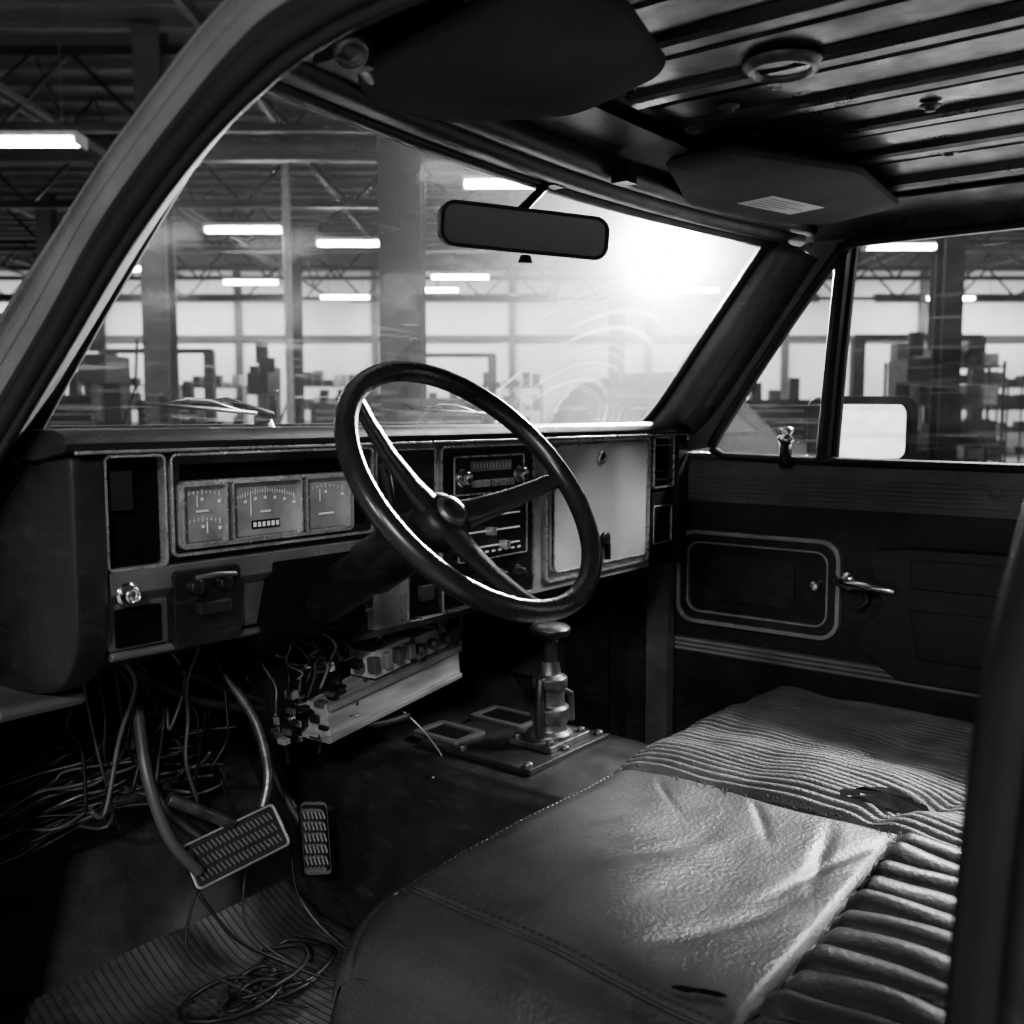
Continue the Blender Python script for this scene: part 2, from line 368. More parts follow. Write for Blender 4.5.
# ------------------------------------------------------------ firewall, floor, kick panel, rear
b=B('cab_floor')
prof=[(-.3,-.95),(1.35,-.95),(1.50,-.90),(1.72,-.66),(1.76,-.5)]
cp=cr([(0,y,z) for y,z in prof],6)
b.grid(lambda u,v:(.58+1.56*u,cp[round(v*(len(cp)-1))][1],cp[round(v*(len(cp)-1))][2]+.006*noise.noise((u*9,v*20,0))),50,len(cp)-1,'carpet')
b.bb(.58,2.2,1.74,1.80,-.95,-.02,'matte')
b.bb(2.13,2.20,1.17,1.80,-.95,-.03,'dark_metal')
b.bb(2.10,2.13,1.17,1.23,-.93,-.36,'doorp')
b.bb(2.09,2.12,1.30,1.33,-.93,-.36,'dark_metal')
b.bb(.50,.60,1.50,1.80,-.95,-.04,'matte')
b.bb(.58,2.2,-.32,-.28,-.95,.42,'dark_metal')
b.bb(.58,2.2,1.42,1.80,-.08,-.05,'dark_metal')
b.done(parent=cab)
b=B('transmission_tunnel')
tp=[(1.17,-.95),(1.27,-.70),(1.31,-.65),(1.36,-.64),(1.62,-.64),(1.68,-.66),(1.73,-.72),(1.82,-.95)]
tq=cr([(x,0,z) for x,z in tp],5)
b.grid(lambda u,v:(tq[round(u*(len(tq)-1))][0],.2+1.5*v,tq[round(u*(len(tq)-1))][2]+(.09*max(0,(v-.78)/.22) if 3<u*(len(tq)-1)<32 else 0)+.004*noise.noise((u*6,v*12,1))),len(tq)-1,30,'dark_metal')
b.bb(1.36,1.62,1.03,1.30,-.638,-.628,'dark_metal')
b.ring([(x,y,-.634) for x,y in rr(1.38,1.47,1.22,1.34,.008)],[(x,y,-.634) for x,y in rr(1.395,1.455,1.235,1.325,.006)],(0,0,.012),'steel'); b.bb(1.395,1.455,1.235,1.325,-.636,-.626,'matte')
b.ring([(x,y,-.634) for x,y in rr(1.53,1.62,1.18,1.32,.008)],[(x,y,-.634) for x,y in rr(1.545,1.605,1.195,1.305,.006)],(0,0,.012),'steel'); b.bb(1.545,1.605,1.195,1.305,-.636,-.624,'matte')
for (x,y) in ((1.375,1.045),(1.605,1.045),(1.375,1.20),(1.605,1.20),(1.49,1.045)): b.lathe((x,y,-.628),(0,0,1),[(0,.009),(.006,.009),(.008,.006),(.008,0)],'dullst',8)
b.done(.002,parent=cab)
b=B('gear_shift_lever')
gx,gy=1.516,1.10
b.box((gx,gy,-.622),(.13,.10,.012),'dullst')
for sx in(-1,1):
    for sy in(-1,1): b.lathe((gx+sx*.052,gy+sy*.038,-.616),(0,0,1),[(0,.008),(.008,.008),(.009,0)],'dullst',8)
b.lathe((gx,gy,-.62),(0,0,1),[(0,.045),(.010,.045),(.016,.034),(.03,.032),(.034,.038),(.060,.038),(.064,.030),(.095,.028),(.10,.034),(.118,.034),(.124,.022),(.145,.018),(.150,.018)],'dullst',24)
b.lathe((gx,gy,-.62),(0,0,1),[(.145,.014),(.185,.013),(.190,.018),(.198,.022)],'dark_metal',24)
b.lathe((gx,gy,-.62),(0,0,1),[(.194,.020),(.200,.036),(.207,.040),(.213,.040)],'black',24)
b.lathe((gx,gy,-.62),(0,0,1),[(.213,.040),(.219,.034),(.222,.016),(.2225,0)],'dullst',24)
b.tube([(gx+.03,gy,-.53),(gx+.055,gy-.01,-.545),(gx+.06,gy-.01,-.60)],.007,'dullst',8)
b.tube([(gx-.03,gy,-.50),(gx-.04,gy-.005,-.56),(gx-.045,gy-.01,-.61)],.010,'dark_metal',8)
b.done(.002)
b=B('rubber_floor_mat')
def mf(u,v):
    x=.605+.555*u; y=.80+.66*v
    z=-.935+(.005 if int(u*124)%3 else 0)+.012*noise.noise((x*4,y*4,3))
    if y>1.36: z+=(y-1.36)**1.3*.9
    return (x,y,z)
b.grid(mf,248,60,'mat',False)
b.done(solid=.006)
# ------------------------------------------------------------ pedals
def pedal(name,c,w,h,tilt,arm,extra=None,rim='panel'):
    b=B(name); c=Vector(c); ux=Vector((math.cos(tilt),-.25,math.sin(tilt))).normalized(); n=Vector((-.25,-.80,.55)).normalized(); n=(n-ux*n.dot(ux)).normalized(); uy=n.cross(ux).normalized()
    if uy.z<0: uy=-uy
    P=lambda W,H,o,r=.008:[c+ux*p+uy*q+n*o for p,q in rr(-W,W,-H,H,r,4)]
    b.prism(P(w,h,-.012),n*.012,'rubber'); b.ring(P(w,h,0),P(w*.95,h*.90,0,.006),n*.006,rim)
    nx=int(w*2/.008); ny=int(h*2/.022)
    for i in range(nx):
        for j in range(ny):
            q=c+ux*(-w*.88+(i+.5)*w*1.76/nx)+uy*(-h*.78+(j+.5)*h*1.56/ny)+n*.002
            b.box(q,(.0035,.014,.006),'steel',((ux+uy*.3).normalized(),(uy-ux*.3).normalized(),n))
    b.tube(cr(arm,6),.010,'steel_d',10)
    for P_,r_,k_ in (extra or []): b.tube(cr(P_,8),r_,k_,10)
    b.done(.001)
pedal('clutch_pedal',(.905,1.26,-.67),.078,.036,.22,[(.89,1.275,-.675),(.86,1.36,-.63),(.84,1.43,-.53),(.86,1.44,-.36)],
 [([(.80,1.35,-.44),(.782,1.30,-.53),(.795,1.27,-.62),(.835,1.255,-.685)],.009,'steel'),([(.955,1.35,-.42),(.985,1.31,-.50),(.985,1.28,-.58),(.965,1.27,-.63)],.008,'dullst'),([(.815,1.30,-.575),(.86,1.285,-.605),(.91,1.275,-.64)],.010,'dullst')])
pedal('brake_pedal',(1.095,1.30,-.735),.026,.062,-.25,[(1.09,1.32,-.72),(1.08,1.40,-.62),(1.06,1.46,-.45),(1.05,1.46,-.34)],None,'steel_d')

# ------------------------------------------------------------ dashboard
dash=empty('dashboard',(1.37,1.25,ZO-.2))
def RY(x0,x1,z0,z1,r,y): return [(p,y,q) for p,q in rr(x0,x1,z0,z1,r,5)]
def plate(b,x0,x1,z0,z1,r,y,k,d=.01): b.prism(RY(x0,x1,z0,z1,r,y),(0,d,0),k)
def frame(b,x0,x1,z0,z1,r,t,y,k,d=.012): b.ring(RY(x0,x1,z0,z1,r,y),RY(x0+t,x1-t,z0+t,z1-t,max(r-t,.001),y),(0,d,0),k)
b=B('dash_body')
b.bb(.645,2.11,1.172,1.42,-.30,-.045,'black')
b.prism([(1.10,1.172,-.30),(1.10,1.172,-.352),(1.10,1.20,-.375),(1.10,1.40,-.36),(1.10,1.40,-.30)],(1.01,0,0),'black')
b.prism([(.645,1.168,-.29),(.645,1.172,-.31),(.645,1.24,-.34),(.645,1.42,-.34),(.645,1.42,-.29)],(.46,0,0),'black')
side=cr([(.60,y,z) for y,z in [(1.14,-.05),(1.142,-.20),(1.15,-.29),(1.20,-.345),(1.32,-.365),(1.46,-.37),(1.48,-.05)]],5)
b.prism(side,(.046,0,0),'vinyl',True)
b.done(.006,parent=dash)
b=B('dash_top_pad')
pf=[(1.50,-.055),(1.50,-.036),(1.36,-.026),(1.22,-.018),(1.15,-.018),(1.130,-.024),(1.122,-.034),(1.128,-.043),(1.15,-.047),(1.20,-.055)]
b.prism([(.588,y,z) for y,z in pf],(1.545,0,0),'vinyl',True)
b.tube([(.60,1.126,-.045),(2.12,1.126,-.045)],.0025,'silver',8)
b.done(.004,parent=dash)
b=B('instrument_cluster')
Y=1.152
frame(b,.650,.736,-.197,-.050,.008,.0035,Y,'silver',.02); plate(b,.654,.732,-.193,-.054,.006,Y+.014,'matte')
b.bb(.66,.69,Y+.004,Y+.02,-.12,-.07,'black')
frame(b,.742,1.108,-.188,-.050,.010,.004,Y,'silver',.02); frame(b,.746,1.104,-.184,-.054,.008,.012,Y+.004,'black',.018)
plate(b,.746,1.104,-.184,-.054,.008,Y+.017,'matte')
frame(b,.752,1.062,-.179,-.088,.010,.005,Y-.002,'silver',.016)
for (x0,x1) in ((.757,.829),(.836,.960),(.967,1.056)):
    frame(b,x0,x1,-.175,-.092,.006,.003,Y-.003,'silver',.014)
    plate(b,x0+.003,x1-.003,-.172,-.095,.004,Y+.008,'gauge',.004)
yy=Y+.006
def scale(x0,x1,z,n,h=.006,arch=0.):
    for i in range(n):
        t=i/(n-1); x=x0+(x1-x0)*t; b.box((x,yy,z+arch*(1-(2*t-1)**2)),(.0009,.001,h*(1.5 if i%4==0 else .8)),'tick')
        if i%4==0: b.box((x,yy,z-.010+arch*(1-(2*t-1)**2)),(.0045,.001,.0045),'tick')
scale(.846,.950,-.118,25,.006,.010); b.box((.898,yy,-.156),(.05,.001,.012),'matte')
for i in range(6): b.box((.878+i*.008,yy-.001,-.156),(.005,.001,.007),'tick')
b.box((.872,yy-.001,-.128),(.0014,.001,.030),'tick'); b.box((.898,yy,-.138),(.018,.001,.003),'tick')
scale(.766,.820,-.108,9,.005,.004); scale(.766,.820,-.145,9,.005,.004); b.box((.785,yy,-.116),(.0014,.001,.016),'tick'); b.box((.800,yy,-.153),(.0014,.001,.016),'tick'); b.box((.793,yy,-.130),(.02,.001,.003),'tick')
scale(.978,1.045,-.112,9,.005,.005); b.box((1.0,yy,-.122),(.0014,.001,.02),'tick'); b.box((1.012,yy,-.150),(.03,.001,.003),'tick')
b.done(.0006,parent=dash)
b=B('lower_dash_trim')
b.prism([(.65,1.150,-.197),(.65,1.145,-.225),(.65,1.158,-.238),(.65,1.175,-.238),(.65,1.175,-.197)],(.46,0,0),'doorp')
plate(b,.650,.90,-.300,-.236,.006,1.160,'doorp',.012)
plate(b,.660,.725,-.296,-.246,.004,1.157,'matte'); plate(b,.735,.84,-.31,-.205,.008,1.142,'black',.03)
plate(b,.90,1.10,-.31,-.235,.006,1.150,'black',.03)
b.lathe((.672,1.15,-.226),(0,-1,0),[(0,.016),(.004,.016),(.006,.012),(.018,.011),(.02,.008),(.014,.006),(.014,0)],'chrome',20)
b.lathe((.765,1.142,-.228),(0,-1,0),[(0,.012),(.012,.010),(.013,0)],'black',16); b.lathe((.81,1.142,-.228),(0,-1,0),[(0,.012),(.012,.010),(.013,0)],'black',16)
b.box((.79,1.135,-.258),(.05,.014,.016),'dark_metal'); b.tube([(.76,1.13,-.215),(.79,1.12,-.212),(.82,1.125,-.216)],.004,'steel',8)
frame(b,1.17,1.26,-.345,-.255,.006,.004,1.140,'silver',.02); plate(b,1.174,1.256,-.341,-.259,.005,1.148,'black'); b.box((1.215,1.142,-.30),(.03,.012,.025),'steel')
b.tube([(.65,1.155,-.305),(1.10,1.155,-.312)],.006,'doorp',8)
b.done(.0015,parent=dash)
b=B('center_console_panel')
plate(b,1.108,1.985,-.350,-.050,.006,1.158,'panel',.016)
plate(b,1.115,1.252,-.190,-.058,.006,1.154,'black'); frame(b,1.113,1.254,-.192,-.056,.006,.003,1.152,'silver',.006)
b.box((1.22,1.15,-.155),(.03,.01,.03),'steel')
plate(b,1.268,1.528,-.340,-.058,.010,1.153,'black'); frame(b,1.263,1.533,-.345,-.053,.012,.005,1.149,'silver',.01)
plate(b,1.285,1.485,-.142,-.072,.005,1.140,'black',.02); frame(b,1.285,1.485,-.142,-.072,.005,.003,1.138,'silver',.01)
plate(b,1.330,1.445,-.100,-.082,.003,1.137,'gauge',.01)
for i in range(12): b.box((1.337+i*.009,1.1365,-.091),(.0015,.001,.009),'tick')
for i in range(5): b.box((1.342+i*.023,1.136,-.122),(.018,.012,.012),'silver')
for x in(1.305,1.467): b.lathe((x,1.140,-.11),(0,-1,0),[(0,.016),(.003,.016),(.004,.012),(.018,.0115),(.02,.009),(.02,0)],'chrome',20)
plate(b,1.300,1.500,-.262,-.160,.005,1.144,'black',.02); frame(b,1.300,1.500,-.262,-.160,.005,.003,1.142,'silver',.01)
for j in range(3):
    z=-.182-.028*j; b.box((1.395,1.142,z),(.16,.002,.003),'tick'); b.box((1.34+.04*j,1.134,z),(.012,.018,.014),'silver')
for i in range(9): b.box((1.32+i*.019,1.1415,-.170),(.008,.001,.003),'tick')
for i in range(9): b.box((1.32+i*.019,1.1415,-.248),(.010,.001,.004),'tick')
for i,x in enumerate((1.36,1.42,1.475)): b.lathe((x,1.150,-.30),(0,-1,0),[(0,.017),(.004,.017),(.005,.012),(.02,.011),(.022,0)],'chrome' if i%2 else 'black',18)
b.box((1.31,1.148,-.30),(.03,.01,.03),'steel')
b.done(.001,parent=dash)
b=B('glove_box')
frame(b,1.572,1.972,-.335,-.050,.014,.005,1.150,'silver',.012)
plate(b,1.592,1.952,-.316,-.060,.016,1.147,'glove',.02)
frame(b,1.592,1.952,-.316,-.060,.016,.0025,1.145,'silver',.008)
b.lathe((1.762,1.147,-.090),(0,-1,0),[(0,.015),(.004,.015),(.006,.011),(.004,.006),(.004,0)],'chrome',18)
b.box((1.762,1.142,-.09),(.003,.004,.010),'matte')
b.lathe((1.776,1.147,-.265),(0,-1,0),[(0,.017),(.006,.017),(.009,.012),(.009,0)],'black',18)
b.box((1.776,1.138,-.290),(.012,.01,.035),'matte')
b.done(.001,parent=dash)
b=B('side_air_vent')
frame(b,1.99,2.085,-.170,-.050,.008,.004,1.150,'silver',.02); plate(b,1.994,2.081,-.166,-.054,.006,1.166,'matte')
for i in range(5): b.box((2.038,1.156,-.070-i*.02),(.084,.016,.003),'silver' if i==0 else 'black')
plate(b,1.99,2.085,-.33,-.18,.008,1.155,'black'); frame(b,1.995,2.08,-.30,-.21,.008,.003,1.152,'silver',.006)
b.bb(2.085,2.13,1.14,1.42,-.35,-.045,'vinyl')
b.done(.002,parent=dash)
# ------------------------------------------------------------ steering
T=math.radians(40)
NV=Vector((0,-math.cos(T),math.sin(T))); C=Vector((.990,.838,-.091)); E1=Vector((1,0,0)); E2=Vector((0,math.sin(T),math.cos(T)))
NC=Vector((0,-.870,.492))
R0=.196; HD=.078
b=B('steering_wheel')
b.tube([C+(E1*math.cos(a)+E2*math.sin(a))*R0 for a in [2*math.pi*i/96 for i in range(96)]],.0145,'wheel',16,closed=True)
hub=C-NV*HD
for th in (0,130,-97):
    a=math.radians(th); u=E1*math.cos(a)+E2*math.sin(a); w=NV.cross(u)
    Vv=[];ks=[(0.02,.026,.012),(.06,.021,.010),(.11,.016,.008),(.155,.014,.007),(.19,.013,.007)]
    hh=lambda q:-HD+(HD-.002)*(q/.19)**1.5
    for (q,wd,tk) in ks:
        o=C+u*q+NV*hh(q)
        for (sa,sb) in ((-1,0),(-.6,1),(.6,1),(1,0),(.6,-1),(-.6,-1)): Vv.append(o+w*sa*wd+NV*sb*tk)
    b.add(Vv,[(i*6+j,i*6+(j+1)%6,(i+1)*6+(j+1)%6,(i+1)*6+j) for i in range(4) for j in range(6)],'wheel',True)
b.lathe(hub-NV*.02,NV,[(0,.03),(0,.042),(.022,.042),(.034,.036),(.038,.026),(.038,.022),(.046,.020),(.050,.012),(.050,0)],'black',28)
b.lathe(hub+NV*.02,NV,[(0,.024),(.006,.022),(.008,.015),(.002,.013)],'dullst',24)
b.done()
b=B('steering_column')
b.tube([hub-NC*.01,hub-NC*.05,hub-NC*.06,hub-NC*.16,hub-NC*.17,hub-NC*.30,hub-NC*.31,hub-NC*.55],[.034,.036,.040,.042,.036,.036,.030,.030],'black',20)
q=hub-NC*.07
b.tube([q,q+Vector((-.03,-.0,.03)),q+Vector((-.05,.0,.11))],[.006,.005,.008],'black',8)
b.tube([q,q+Vector((.05,-.01,.02)),q+Vector((.14,-.03,.05)),q+Vector((.17,-.035,.055))],[.006,.005,.005,.011],'black',10)
b.prism([(.90,1.14,-.21),(1.05,1.14,-.21),(1.08,1.14,-.33),(.87,1.14,-.33)],(0,.10,-.02),'matte')
b.done(.004)
b=B('under_dash_fuse_box')
ax=(Vector((1,0.05,.10)).normalized(),Vector((-.05,1,0)).normalized(),Vector((-.1,0,1)).normalized())
b.box((1.27,1.30,-.505),(.36,.07,.07),'wood',ax)
b.box((1.27,1.262,-.475),(.36,.012,.012),'panel',ax)
b.box((1.27,1.262,-.530),(.36,.012,.010),'panel',ax)
b.box((1.25,1.29,-.438),(.10,.06,.05),'white_pl',ax); b.box((1.36,1.29,-.43),(.09,.05,.045),'wood',ax); b.box((1.43,1.29,-.435),(.04,.04,.035),'steel',ax)
for i in range(4): b.box((1.20+i*.03,1.255,-.440+.003*i),(.016,.02,.028),'panel' if i%2 else 'steel',ax)
for i in range(3): b.lathe((1.32+i*.035,1.26,-.435+i*.004),(0,-1,.1),[(0,.011),(.012,.011),(.015,.007),(.015,0)],'dullst',10)
for i in range(60):
    x=1.00+random.random()*.19; z=-.54+random.random()*.13
    b.box((x,1.26+random.random()*.06,z),(.005+random.random()*.012,.02,.005+random.random()*.012),random.choice(['steel','chrome','panel','steel_d','dullst','black','black']),ax)
b.box((1.09,1.33,-.47),(.16,.05,.13),'steel_d',ax)
b.tube([(1.05,1.33,-.42),(1.06,1.38,-.30)],.008,'steel'); b.tube([(1.42,1.31,-.43),(1.42,1.36,-.33)],.008,'steel')
b.done(.002)
b=B('wiring_harness')
random.seed(3)
for i in range(30):
    x0=.62+random.random()*.1; z0=-.58-random.random()*.11; y0=1.50+random.random()*.12
    P=[(x0,y0,z0)]
    for j in range(1,6): P.append((x0+j*(.05+.02*random.random()),y0-.035*j*random.random(),z0+.02*(random.random()-.5)+.016*j))
    b.tube(cr(P,5),.0018+.0018*random.random(),random.choice(['rubber','steel_d','steel','steel','dullst']),6)
for i in range(22):
    x0=.72+random.random()*.48; P=[(x0,1.33+.10*random.random(),-.36)]
    for j in range(1,5): P.append((P[-1][0]+.07*(random.random()-.5),P[-1][1]+.05*(random.random()-.5),-.36-.06*j*(.6+.6*random.random())))
    b.tube(cr(P,5),.002+.0025*random.random(),random.choice(['rubber','steel_d','steel','rubber']),6)
for i in range(26):
    x0=.98+random.random()*.46; P=[(x0,1.31+.05*random.random(),-.35-.03*random.random())]
    for j in range(1,5): P.append((P[-1][0]+.06*(random.random()-.5),1.25+.05*random.random(),P[-1][2]-.045*random.random()))
    b.tube(cr(P,5),.0016+.0018*random.random(),random.choice(['rubber','steel','dullst','panel']),6)
b.tube(cr([(.88,1.36,-.40),(1.0,1.33,-.47),(1.12,1.28,-.52),(1.2,1.26,-.55),(1.3,1.27,-.56)],6),.007,'rubber',8)
b.tube(cr([(.80,1.40,-.38),(.92,1.36,-.46),(1.06,1.31,-.50)],6),.009,'steel_d',8)
b.tube(cr([(1.30,1.29,-.55),(1.33,1.25,-.60),(1.35,1.22,-.66),(1.29,1.20,-.66)],6),.0016,'panel',6)
b.tube(cr([(.86,1.3,-.74),(.90,1.26,-.82),(.97,1.22,-.88),(1.0,1.18,-.90)],6),.003,'rubber',6)
for k in range(3):
    x=.86+.09*k; b.tube(cr([(x,1.36,-.60),(x+.03,1.34,-.72),(x-.02+.02*k,1.30,-.83),(x+.05,1.22,-.905),(x+.09,1.15,-.915)],6),.0025,'rubber',6)
b.done()
b=B('coiled_cable')
P=[];
for i in range(64):
    a=i*.42; r=.06+.015*math.sin(i*.37); P.append((.92+.05*math.sin(i*.13)+r*math.cos(a),1.24+.03*math.cos(i*.2)+r*.6*math.sin(a),-.918+.0005*i+.006*noise.noise((i*.3,0,0))))
b.tube(P,.004,'rubber',8)
P=[(.98,1.30,-.91),(1.06,1.33,-.915),(1.08,1.24,-.912),(1.0,1.20,-.91),(.93,1.22,-.905)]
b.tube(cr(P,8),.004,'rubber',8)
b.done()

# ------------------------------------------------------------ bench seat
seat=empty('bench_seat',(1.44,.45,ZO-.95))
sx0,sx1,sy0,sy1=.782,2.10,.905,-.02
def stop(x,y):
    z=-.603
    z+=.018*math.sin((x-sx0)/(sx1-sx0)*math.pi)
    R=.075
    for e in (x-sx0,sx1-x,sy0-y):
        e=max(0,e)
        if e<R: z-=R-math.sqrt(max(0,R*R-(R-e)**2))
    z-=.03*max(0,(.62-y))*1.2
    z+=.018*noise.noise((x*3.2,y*4.2,.3))
    z-=.020*math.exp(-((x-1.18)/.20)**2-((y-.55)/.16)**2)
    z-=.008*math.exp(-((x-.872)/.006)**2)*(1 if y<.86 else 0)
    if x<1.40: z-=.012*math.exp(-((y-.40)/.010)**2)
    z-=.010*math.exp(-((x-1.40-.006*math.sin(y*20))/.007)**2)
    z-=.005*math.exp(-((y-.868)/.005)**2)
    if x>=1.40:
        z+=.008*abs(math.sin(math.pi*(x-1.40+.006*noise.noise((x*8,y*12,1)))/.019))+.008*noise.noise((x*14,y*3,2))
        z+=.010*noise.noise((x*5,y*9,8))
        z-=.022*math.exp(-(((y-.42)+(x-1.5)*.35)/.022)**2)*math.exp(-((x-1.52)/.12)**2)
    elif y<.40 and x>.872:
        z+=.018*abs(math.sin(math.pi*(x-.872+.010*noise.noise((x*6,y*8,4)))/.048))**.6+.012*noise.noise((x*20,y*6,2))
    elif x>.872:
        f=min(1,(x-.872)/.03)*min(1,(1.40-x)/.03)
        z+=f*(.003*noise.noise((x*6+y*4,y*8,5))+.0006*noise.noise((x*20+y*14,y*26,9)))
        for (y_,x_,sl,dp_,wd,ln) in ((.66,1.2,.25,.0012,.020,.24),(.50,1.1,.5,.0022,.016,.22),(.47,1.28,-.3,.005,.012,.12),(.455,1.25,.3,.005,.013,.15),(.60,1.34,-.9,.004,.009,.07),(.72,1.34,-.7,.003,.009,.06)):
            t=(y-y_)+(x-x_)*sl+.05*noise.noise((x*5,y*2,y_*9)); z-=f*dp_*math.exp(-(t/wd)**2)*max(0,1-abs(x-x_)/ln)
    return z
def gx_(u): return sx0+(sx1-sx0)*u
def gy_(v): return sy0+(sy1-sy0)*v
b=B('seat_cushion')
b.grid(lambda u,v:(gx_(u),gy_(v),stop(gx_(u),gy_(v))),520,300,'leather',True,lambda u,v:'cloth' if gx_(u)>1.40 else 'leather')
def skirt(P):
    rows=[P]
    for k,(o,dz) in enumerate(((.004,-.04),(.010,-.09),(.004,-.15),(-.01,-.20))):
        rows.append([Vector(p)+Vector(nrm)*o+Vector((0,0,dz)) for p,nrm in zip(P,Nn)])
    for a,c in zip(rows[:-1],rows[1:]): strip(b,a,c,'leather')
P=[];Nn=[]
for i in range(41): y=sy1+(sy0-sy1)*i/40; P.append(Vector((sx0,y,stop(sx0,y)))); Nn.append((-1,0,0))
for i in range(61): x=sx0+(sx1-sx0)*i/60; P.append(Vector((x,sy0,stop(x,sy0)))); Nn.append((0,1,0))
skirt(P)
b.done(parent=seat)
b=B('seat_piping')
pp=lambda L:[(x,y,stop(x,y)+.003) for x,y in L]
b.tube(pp([(.872,.86-i*.02) for i in range(44)]),.0028,'leather',6)
b.tube(pp([(.88+i*.02,.402+.003*math.sin(i)) for i in range(27)]),.0025,'thread',6)
b.tube(pp([(.86+i*.02,.868) for i in range(28)]),.0025,'leather',6)
for i in range(70):
    y=.855-i*.012; x=.880; b.box((x,y,stop(x,y)+.002),(.0015,.006,.002),'thread')
for i in range(48):
    x=.86+i*.0112; y=.858; b.box((x,y,stop(x,y)+.0015),(.006,.0015,.002),'thread')
for i in range(50):
    y=.85-i*.013; x=1.40+.004*math.sin(i*1.7); l=.006+.012*random.random()
    b.tube([(x,y,stop(x,y)+.001),(x-.006,y-l*.3,stop(x,y)+.006),(x-.01-.006*random.random(),y-l,stop(x,y)+.005)],.0009,'thread',4)
b.done(parent=seat)
b=B('seat_tears')
def tear(cx,cy,L,W,ang,seed):
    random.seed(seed); n=22; P=[]
    for i in range(n):
        a=2*math.pi*i/n; rx_=L*math.cos(a); ry_=W*math.sin(a)*(.5+.8*random.random())
        x=cx+rx_*math.cos(ang)-ry_*math.sin(ang); y=cy+rx_*math.sin(ang)+ry_*math.cos(ang); P.append((x,y,stop(x,y)+.005))
    b.add([(cx,cy,stop(cx,cy)+.008)]+P,[(0,1+i,1+(i+1)%n) for i in range(n)],'matte')
tear(1.50,.455,.075,.026,-.75,2); tear(.905,.46,.03,.006,-1.2,5); tear(1.25,.395,.06,.007,0.05,12)
b.done(parent=seat)
b=B('seat_base')
b.bb(.82,2.05,.0,.86,-.95,-.74,'matte')
b.done(.01,parent=seat)
b=B('seat_back')
def bk(u,v):
    x=.80+1.28*u; z=-.66+.62*v; y=.10-.20*v+.03*math.sin(v*math.pi)
    e=min(u,1-u)*1.28
    if e<.06: y-=.06-math.sqrt(.0036-(.06-e)**2)
    return (x,y+.004*abs(math.sin(math.pi*x/.048)),z)
b.grid(bk,160,20,'leather'); b.bb(.82,2.06,-.26,-.12,-.66,-.05,'leather')
b.done(parent=seat)

# ------------------------------------------------------------ windshield
b=B('windshield')
def ws(u,v):
    xl=.60+.10*v; x=xl+(2.10-xl)*u; t=2*u-1
    y0=1.27+.17*(1-t*t); y1=.915+.085*(1-t*t)
    y=y0+(y1-y0)*v+.012*math.sin(v*math.pi); return (x,y,-.06+.438*v)
b.grid(ws,40,20,'wsglass'); b.done(fix=False)
b=B('windshield_gasket')
b.tube([ws(i/40,0) for i in range(41)],.010,'rubber',8); b.tube([ws(0,i/20) for i in range(21)],.010,'rubber',8)
b.done(parent=cab)
def wiper(name,p0,p1,k):
    b=B(name); p0=Vector(p0);p1=Vector(p1); dr_=(p1-p0)
    b.tube([p0+Vector((0,.04,-.03)),p0,p0+dr_*.5+Vector((0,.02,.022)),p0+dr_+Vector((0,0,.006))],[.010,.008,.005,.004],'matte',8)
    q0=p0+dr_*.25+Vector((0,-.01,0)); q1=p0+dr_*1.6+Vector((0,-.01,0))
    b.tube([q0,q1],.004,'rubber',6)
    b.tube([q0+(q1-q0)*.15,q0+(q1-q0)*.4+Vector((0,.01,.014)),q0+(q1-q0)*.6+Vector((0,.01,.014)),q0+(q1-q0)*.85],.004,'steel_d',6)
    b.lathe(p0+Vector((0,.02,-.03)),(0,.3,1),[(0,.02),(.03,.016),(.034,0)],'black',12)
    b.done()
wiper('windshield_wiper',(1.22,1.55,.0),(1.02,1.51,.012),0)
wiper('windshield_wiper',(1.85,1.50,.0),(1.68,1.52,.008),0)
b=B('truck_hood')
b.grid(lambda u,v:(.52+1.66*u,1.50+1.15*v,-.07-.05*v-.06*abs(2*u-1)**4),24,12,'carp')
b.bb(.50,2.2,1.82,2.66,-.95,-.20,'steel_d')
b.bb(.50,.60,1.5,2.66,-.7,-.14,'carp'); b.bb(2.1,2.2,1.5,2.66,-.7,-.14,'carp')
b.done(solid=.01,parent=cab)
b=B('truck_chassis')
b.bb(.60,2.1,-.3,2.6,-1.10,-.96,'steel_d')
for x in (.60,2.10):
    for y in (2.2,-1.6):
        b.lathe((x-.12,y,-1.6+.38),(1,0,0),[(0,.20),(0,.36),(.03,.38),(.21,.38),(.24,.36),(.24,.2)],'tire',32); b.lathe((x-.10,y,-1.22),(1,0,0),[(0,0),(.0,.2),(.2,.2),(.2,0)],'steel',24)
b.bb(.70,2.0,-2.6,-.3,-1.10,-1.0,'steel_d')
b.done(.004,parent=cab)

# ------------------------------------------------------------ rear view mirror
b=B('rearview_mirror')
mc=Vector((1.245,.95,.282)); ux=Vector((.893,-.451,-.02)).normalized(); nn=Vector((-.44,-.88,-.10)); nn=(nn-ux*nn.dot(ux)).normalized(); uy=ux.cross(nn); 
if uy.z<0: uy=-uy
def mp_(w,h,r,o):
    out=[]
    for p,q in rr(-w,w,-h,h,r,6): out.append(mc+ux*p+uy*(q*(1-.12*(p/w)**2))+nn*o)
    return out
b.prism(mp_(.142,.035,.022,-.016),nn*.016,'black'); b.ring(mp_(.144,.037,.024,-.004),mp_(.138,.031,.018,-.004),nn*.009,'black')
b.prism(mp_(.139,.032,.018,0),nn*.002,'mirror_d')
b.tube([mc-nn*.016,mc-nn*.03+Vector((0,0,.03)),Vector((1.325,.97,.37))],[.012,.008,.007],'black',10)
b.tube([mc-uy*.036,mc-uy*.048],[.008,.012],'black',10)
b.box((1.33,.965,.372),(.03,.03,.016),'black')
b.done(.003)
